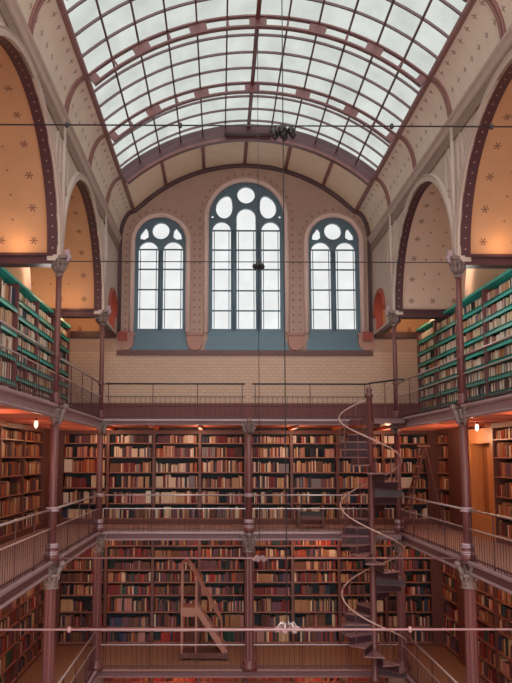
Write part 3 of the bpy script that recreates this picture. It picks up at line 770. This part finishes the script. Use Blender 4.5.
# pilasters and the oak doorway of the middle right gallery
q = MB(); q.box(XS - 0.04, XO, 21.05, 22.8, FM, FU - 0.2); q.box(XS - 0.04, XO, 21.6, 22.4, FL, FM - 0.2); trim(q, m_wood, 'dark pilasters on the right gallery walls')
q = MB(); q.box(-XS + 0.04, -XO, 22.7, 24.18, FM, FU - 0.2); trim(q, m_wood, 'dark panelled pilaster in the middle left corner')
q = MB()
for s in (-1, 1): q.box(s * 5.64, s * XS, 24.16, YW, FL, FU - 0.2)
trim(q, m_wood)
d = thing('door_1', 'golden oak doorway with a recessed panel on the middle right gallery', None, (XS, 20.1, FM)); d['kind'] = 'structure'
q = MB(); q.box(XS, XO, 20.85, 21.05, FM, FU - 0.28); q.box(XS, XO, 19.15, 19.35, FM, FU - 0.28); q.box(XS, XO, 19.35, 20.85, 0.42, FU - 0.28); q.box(XS, XO, 19.35, 20.85, FM, FM + 0.55); part('door_frame', q, m_oak, d)
q = MB(); q.box(XO - 0.08, XO, 19.35, 20.85, FM + 0.55, 0.42); part('door_panel', q, m_oakd, d)
q = MB(); q.box(XO - 0.13, XO - 0.08, 19.5, 20.35, FM + 0.68, 0.32); part('door_panel', q, m_oak, d)

# ------------------------------------------------------------------ furniture on the galleries
o = thing('library_steps', 'wooden library steps with a curved handrail on the lower back gallery', 'steps', (-1.25, 22.85, FL))
xa, xb, ya, yb = -1.88, -0.62, 22.55, 23.15; zp = FL + 1.42
q = MB(); q.box(xa - 0.02, xb + 0.06, ya - 0.03, yb + 0.03, FL + 0.05, FL + 0.20); part('base', q, m_wood, o)
for x in (xa + 0.05, xb - 0.05):
    for y in (ya + 0.05, yb - 0.05): q = MB(); q.lathe([(0.05, 0), (0.05, 0.05)], (x, y, FL), 8); part('foot', q, m_dark, o)
for k in range(5):
    z = FL + 0.2 + (zp - FL - 0.2) * (k + 1) / 6; x = xb - 0.12 - (xb - xa - 0.6) * k / 5
    q = MB(); q.box(x - 0.14, x + 0.10, ya + 0.03, yb - 0.03, z - 0.03, z); part('step', q, m_woodm, o)
for y in (ya, yb):
    q = MB(); q.bar((xb, y, FL + 0.2), (xa + 0.42, y, zp), 0.04, 0.16); part('stringer', q, m_woodm, o)
q = MB(); q.box(xa, xa + 0.46, ya, yb, zp - 0.05, zp); q.box(xa, xa + 0.46, ya, ya + 0.03, zp - 0.25, zp - 0.05); part('platform', q, m_woodm, o)
for x in (xa + 0.03, xa + 0.43):
    for y in (ya + 0.03, yb - 0.03): q = MB(); q.bar((x, y, FL + 0.2), (x, y, zp + (1.22 if x < xa + 0.1 else 0.75)), 0.05, 0.05); part('post', q, m_woodm, o)
for y in (ya + 0.03, yb - 0.03):
    q = MB(); q.tube([(xa + 0.03, y, zp + 1.05), (xa + 0.05, y, zp + 1.2), (xa + 0.15, y, zp + 1.25), (xa + 0.28, y, zp + 1.14), (xb - 0.12, y, FL + 1.05), (xb - 0.10, y, FL + 0.25)], 0.028, 8); part('handrail', q, m_woodm, o)

o = thing('bench', 'low wooden bench with a black leather seat on the middle back gallery', 'bench', (1.82, 22.9, FM))
q = MB(); q.box(1.50, 2.14, 22.7, 23.1, FM + 0.36, FM + 0.46); part('seat', q, m_leather, o)
q = MB(); q.box(1.42, 2.20, 22.66, 23.14, FM + 0.26, FM + 0.36); part('frame', q, m_wood, o)
for x in (1.46, 2.16):
    for y in (22.70, 23.10):
        q = MB(); q.bar((x, y, FM), (x, y, FM + 0.62), 0.06, 0.06); part('leg', q, m_wood, o)
    q = MB(); q.box(x - 0.04, x + 0.04, 22.66, 23.14, FM + 0.58, FM + 0.64); part('armrest', q, m_wood, o)
q = MB(); q.box(1.46, 2.16, 22.68, 23.12, FM + 0.10, FM + 0.14); part('stretcher', q, m_wood, o)

o = thing('step_ladder', 'wooden folding step ladder on the middle gallery in the right corner', 'ladder', (4.85, 22.9, FM))
ap = (5.15, 22.9, FM + 2.35)
for y in (22.65, 23.15):
    q = MB(); q.bar((4.45, y, FM), (ap[0], y * 0.6 + 22.9 * 0.4, ap[2]), 0.05, 0.08); part('rail', q, m_wood, o)
    q = MB(); q.bar((5.62, y, FM), (ap[0], y * 0.6 + 22.9 * 0.4, ap[2]), 0.05, 0.06); part('rear_leg', q, m_wood, o)
for k in range(1, 8):
    f = k / 8; x = 4.45 + (ap[0] - 4.45) * f; z = FM + 2.35 * f; hw = 0.25 * (1 - 0.4 * f)
    q = MB(); q.box(x - 0.05, x + 0.08, 22.9 - hw, 22.9 + hw, z - 0.02, z + 0.02); part('step', q, m_woodm, o)
q = MB(); q.box(ap[0] - 0.14, ap[0] + 0.14, 22.7, 23.1, ap[2] - 0.02, ap[2] + 0.03); part('top_cap', q, m_woodm, o)

def gal_lamp(label, x, y, z):
    o = thing('ceiling_lamp', label, 'lamp', (x, y, z), 'small lamps under the upper gallery')
    q = MB(); q.lathe([(0.06, -0.03), (0.06, 0)], (x, y, z), 12); q.tube([(x, y, z), (x, y, z - 0.16)], 0.014, 6); part('stem', q, m_dark, o)
    q = MB(); q.lathe([(0.03, -0.14), (0.045, -0.17), (0.048, -0.24), (0.035, -0.28), (0.01, -0.31)], (x, y, z), 12); part('lamp_shade', q, m_lamp, o)
gal_lamp('small white lamp under the upper left gallery', -4.75, 16.9, FU - 0.1)
gal_lamp('small glowing lamp under the upper right gallery by the oak doorway', 5.25, 18.4, FU - 0.1)

# ------------------------------------------------------------------ camera
F_PX, PIT, YAW, ROLL, CX, CZ = 782.14, 0.1225, 0.0076, 0.0010, -0.791, 0.05
PX0, PY0 = 226.06, 361.44
fw = Vector((sin(YAW) * cos(PIT), cos(YAW) * cos(PIT), sin(PIT))); rt = Vector((cos(YAW), -sin(YAW), 0)); up = rt.cross(fw)
rt2 = rt * cos(ROLL) + up * sin(ROLL); up2 = -rt * sin(ROLL) + up * cos(ROLL)
cam = bpy.data.cameras.new('camera'); co = bpy.data.objects.new('camera', cam); COL.objects.link(co)
cam.sensor_fit = 'VERTICAL'; cam.sensor_height = 24.0; cam.lens = F_PX / 683 * 24.0; cam.clip_end = 200; cam.shift_x = (256 - PX0) / 683; cam.shift_y = (PY0 - 341.5) / 683
mw = Matrix((rt2, up2, -fw)).transposed().to_4x4(); mw.translation = Vector((CX, 0, CZ)); co.matrix_world = mw
S.camera = co
EYE = Vector((CX, 0, CZ))
def proj(p):
    v = p - EYE; d_ = v.dot(fw)
    return PX0 + F_PX * v.dot(rt2) / d_, PY0 - F_PX * v.dot(up2) / d_

# ------------------------------------------------------------------ the books themselves
bpy.context.view_layer.update(); dg = bpy.context.evaluated_depsgraph_get()
cand = []
for i, bk in enumerate(books):
    F, u, z, t, h = bk[4], bk[5], bk[6], bk[7], bk[8]
    a, b_, c, d_ = proj(F(u, 0.06, z)), proj(F(u + t, 0.06, z)), proj(F(u + t, 0.06, z + h)), proj(F(u, 0.06, z + h))
    if any(not (1 < p[0] < 511 and 1 < p[1] < 682) for p in (a, b_, c, d_)): continue
    area = 0.5 * abs((c[0] - a[0]) * (d_[1] - b_[1]) - (c[1] - a[1]) * (d_[0] - b_[0]))
    cand.append((area, i))
cand.sort(reverse=True)
chosen = []
for area, i in cand:
    bk = books[i]; F, u, z, t, h = bk[4], bk[5], bk[6], bk[7], bk[8]; ok = 0
    for fz in (0.15, 0.35, 0.55, 0.75, 0.92):
        p = F(u + t / 2, 0.03, z + h * fz); v = p - EYE; L = v.length
        hit = S.ray_cast(dg, EYE, v.normalized(), distance=L - 0.01)
        ok += not hit[0]
    if ok >= 3: chosen.append(i)
    if len(chosen) >= 300: break
chosen = set(chosen)
def book_pts(bk, v0):
    F, u, z, t, h, d_, lean = bk[4], bk[5], bk[6], bk[7], bk[8], bk[9], bk[11]
    return F, u, z, t, h, d_, lean, v0
stuff = MB()
for i, bk in enumerate(books):
    F, u, z, t, h, d_, c, lean = bk[4], bk[5], bk[6], bk[7], bk[8], bk[9], bk[10], bk[11]
    v0 = (0.056, 0.065, 0.08, 0.06, 0.095)[(i * 7 + c) % 5]
    s = lean * h
    r_ = min(0.012, t * 0.3)
    if i in chosen:
        at = F(u + t / 2, v0, z)
        q = MB()
        prof = [(0, d_), (0, r_), (t * 0.18, r_ * 0.25), (t * 0.5, 0), (t * 0.82, r_ * 0.25), (t, r_), (t, d_)]
        vs = [F(u + a, v0 + b, z) for a, b in prof] + [F(u + a + s, v0 + b, z + h) for a, b in prof]
        n = len(prof)
        q.add(vs, [(k, k + 1, k + 1 + n, k + n) for k in range(n - 1)] + [(n - 1, 0, n, 2 * n - 1)], 0)
        q.add([vs[k] for k in range(n)], [tuple(range(n))], 1); q.add([vs[k + n] for k in range(n)], [tuple(reversed(range(n)))], 1)
        for zb in (0.12, 0.3, 0.72):                 # raised bands of the spine
            ps = [F(u + a + s * (zb + e), v0 + b - 0.003, z + h * (zb + e)) for e in (0, 0.03) for a, b in prof[1:6]]
            q.add(ps, [(k, k + 1, k + 6, k + 5) for k in range(4)], 0)
        o = part('book', q, [bmats[c], m_page], None, None, at[:])
        tag(o, '%s book, %s from left, %s shelf down, %s' % (BC[c][0], ordn(bk[3]), ordn(bk[2]), bk[0]), 'book', 'books, ' + bk[0])
    else:
        ps = [F(uu + (s if zz else 0), vv, z + (h if zz else 0)) for zz in (0, 1) for vv in (v0, v0 + d_) for uu in (u, u + t)]
        stuff.hexa(ps, c)
o = part('books', stuff, bmats); tag(o, 'the many remaining old books filling rows of gallery shelves', 'books', None, 'stuff')

# ------------------------------------------------------------------ light
w_ = bpy.data.worlds.new('overcast sky'); S.world = w_; w_.use_nodes = True
bg = w_.node_tree.nodes['Background']; bg.inputs[0].default_value = (1.0, 1.0, 0.99, 1); bg.inputs[1].default_value = 2.4
def sun(rot, e, ang_, col=(1, 0.98, 0.96)):
    l = bpy.data.lights.new('hazy_sun', 'SUN'); l.energy = e; l.angle = radians(ang_); l.color = col
    o = bpy.data.objects.new('hazy_sun', l); COL.objects.link(o); o.rotation_euler = tuple(radians(a) for a in rot); return o
sun((32, 0, 0), 9.0, 70)
def lamp(x, y, z, e, col=(1.0, 0.58, 0.34), r=0.08):
    l = bpy.data.lights.new('gallery_and_fill_light', 'POINT'); l.energy = e; l.color = col; l.shadow_soft_size = r
    o = bpy.data.objects.new('gallery_and_fill_light', l); COL.objects.link(o); o.location = (x, y, z)
for s in (-1, 1):
    for y in (14.5, 18.0, 21.0):
        lamp(s * 5.0, y, FU - 0.45, 14); lamp(s * 5.0, y, FM - 0.45, 13)
for x in (-4.2, -1.4, 1.4, 4.2):
    lamp(x, 23.3, FU - 0.45, 14); lamp(x, 23.3, FM - 0.45, 11)
lamp(2.3, 23.6, FM - 0.3, 10); lamp(-2.1, 23.3, FL - 0.4, 26); lamp(2.0, 23.6, FL - 0.4, 14)
OR = (1.0, 0.60, 0.30)
for s in (-1, 1):
    lamp(s * 4.9, 15.3, 4.34, 4.5, OR); lamp(s * 5.7, 15.3, 4.34, 4, OR)
    lamp(s * 5.1, 23.6, 4.3, 12, OR)
    for y in (13.5, 16.6, 19.6): lamp(s * 4.5, y, 3.5, 9, (1.0, 0.92, 0.84), 0.2)  # added fill lights without fixtures, to brighten the upper bookcases
lamp(-4.9, 21.0, 4.32, 6, OR); lamp(-5.7, 21.0, 4.32, 4, OR)
lamp(5.3, 20.1, FU - 0.5, 14)

S.view_settings.view_transform = 'Standard'; S.view_settings.look = 'None'; S.view_settings.exposure = 0.4; S.view_settings.gamma = 1.0
S.view_settings.use_curve_mapping = False
S.cycles.use_denoising = True
S.cycles.max_bounces = 8; S.cycles.diffuse_bounces = 5; S.cycles.transparent_max_bounces = 12
S.cycles.caustics_reflective = False; S.cycles.caustics_refractive = False
S.cycles.sample_clamp_indirect = 4.0
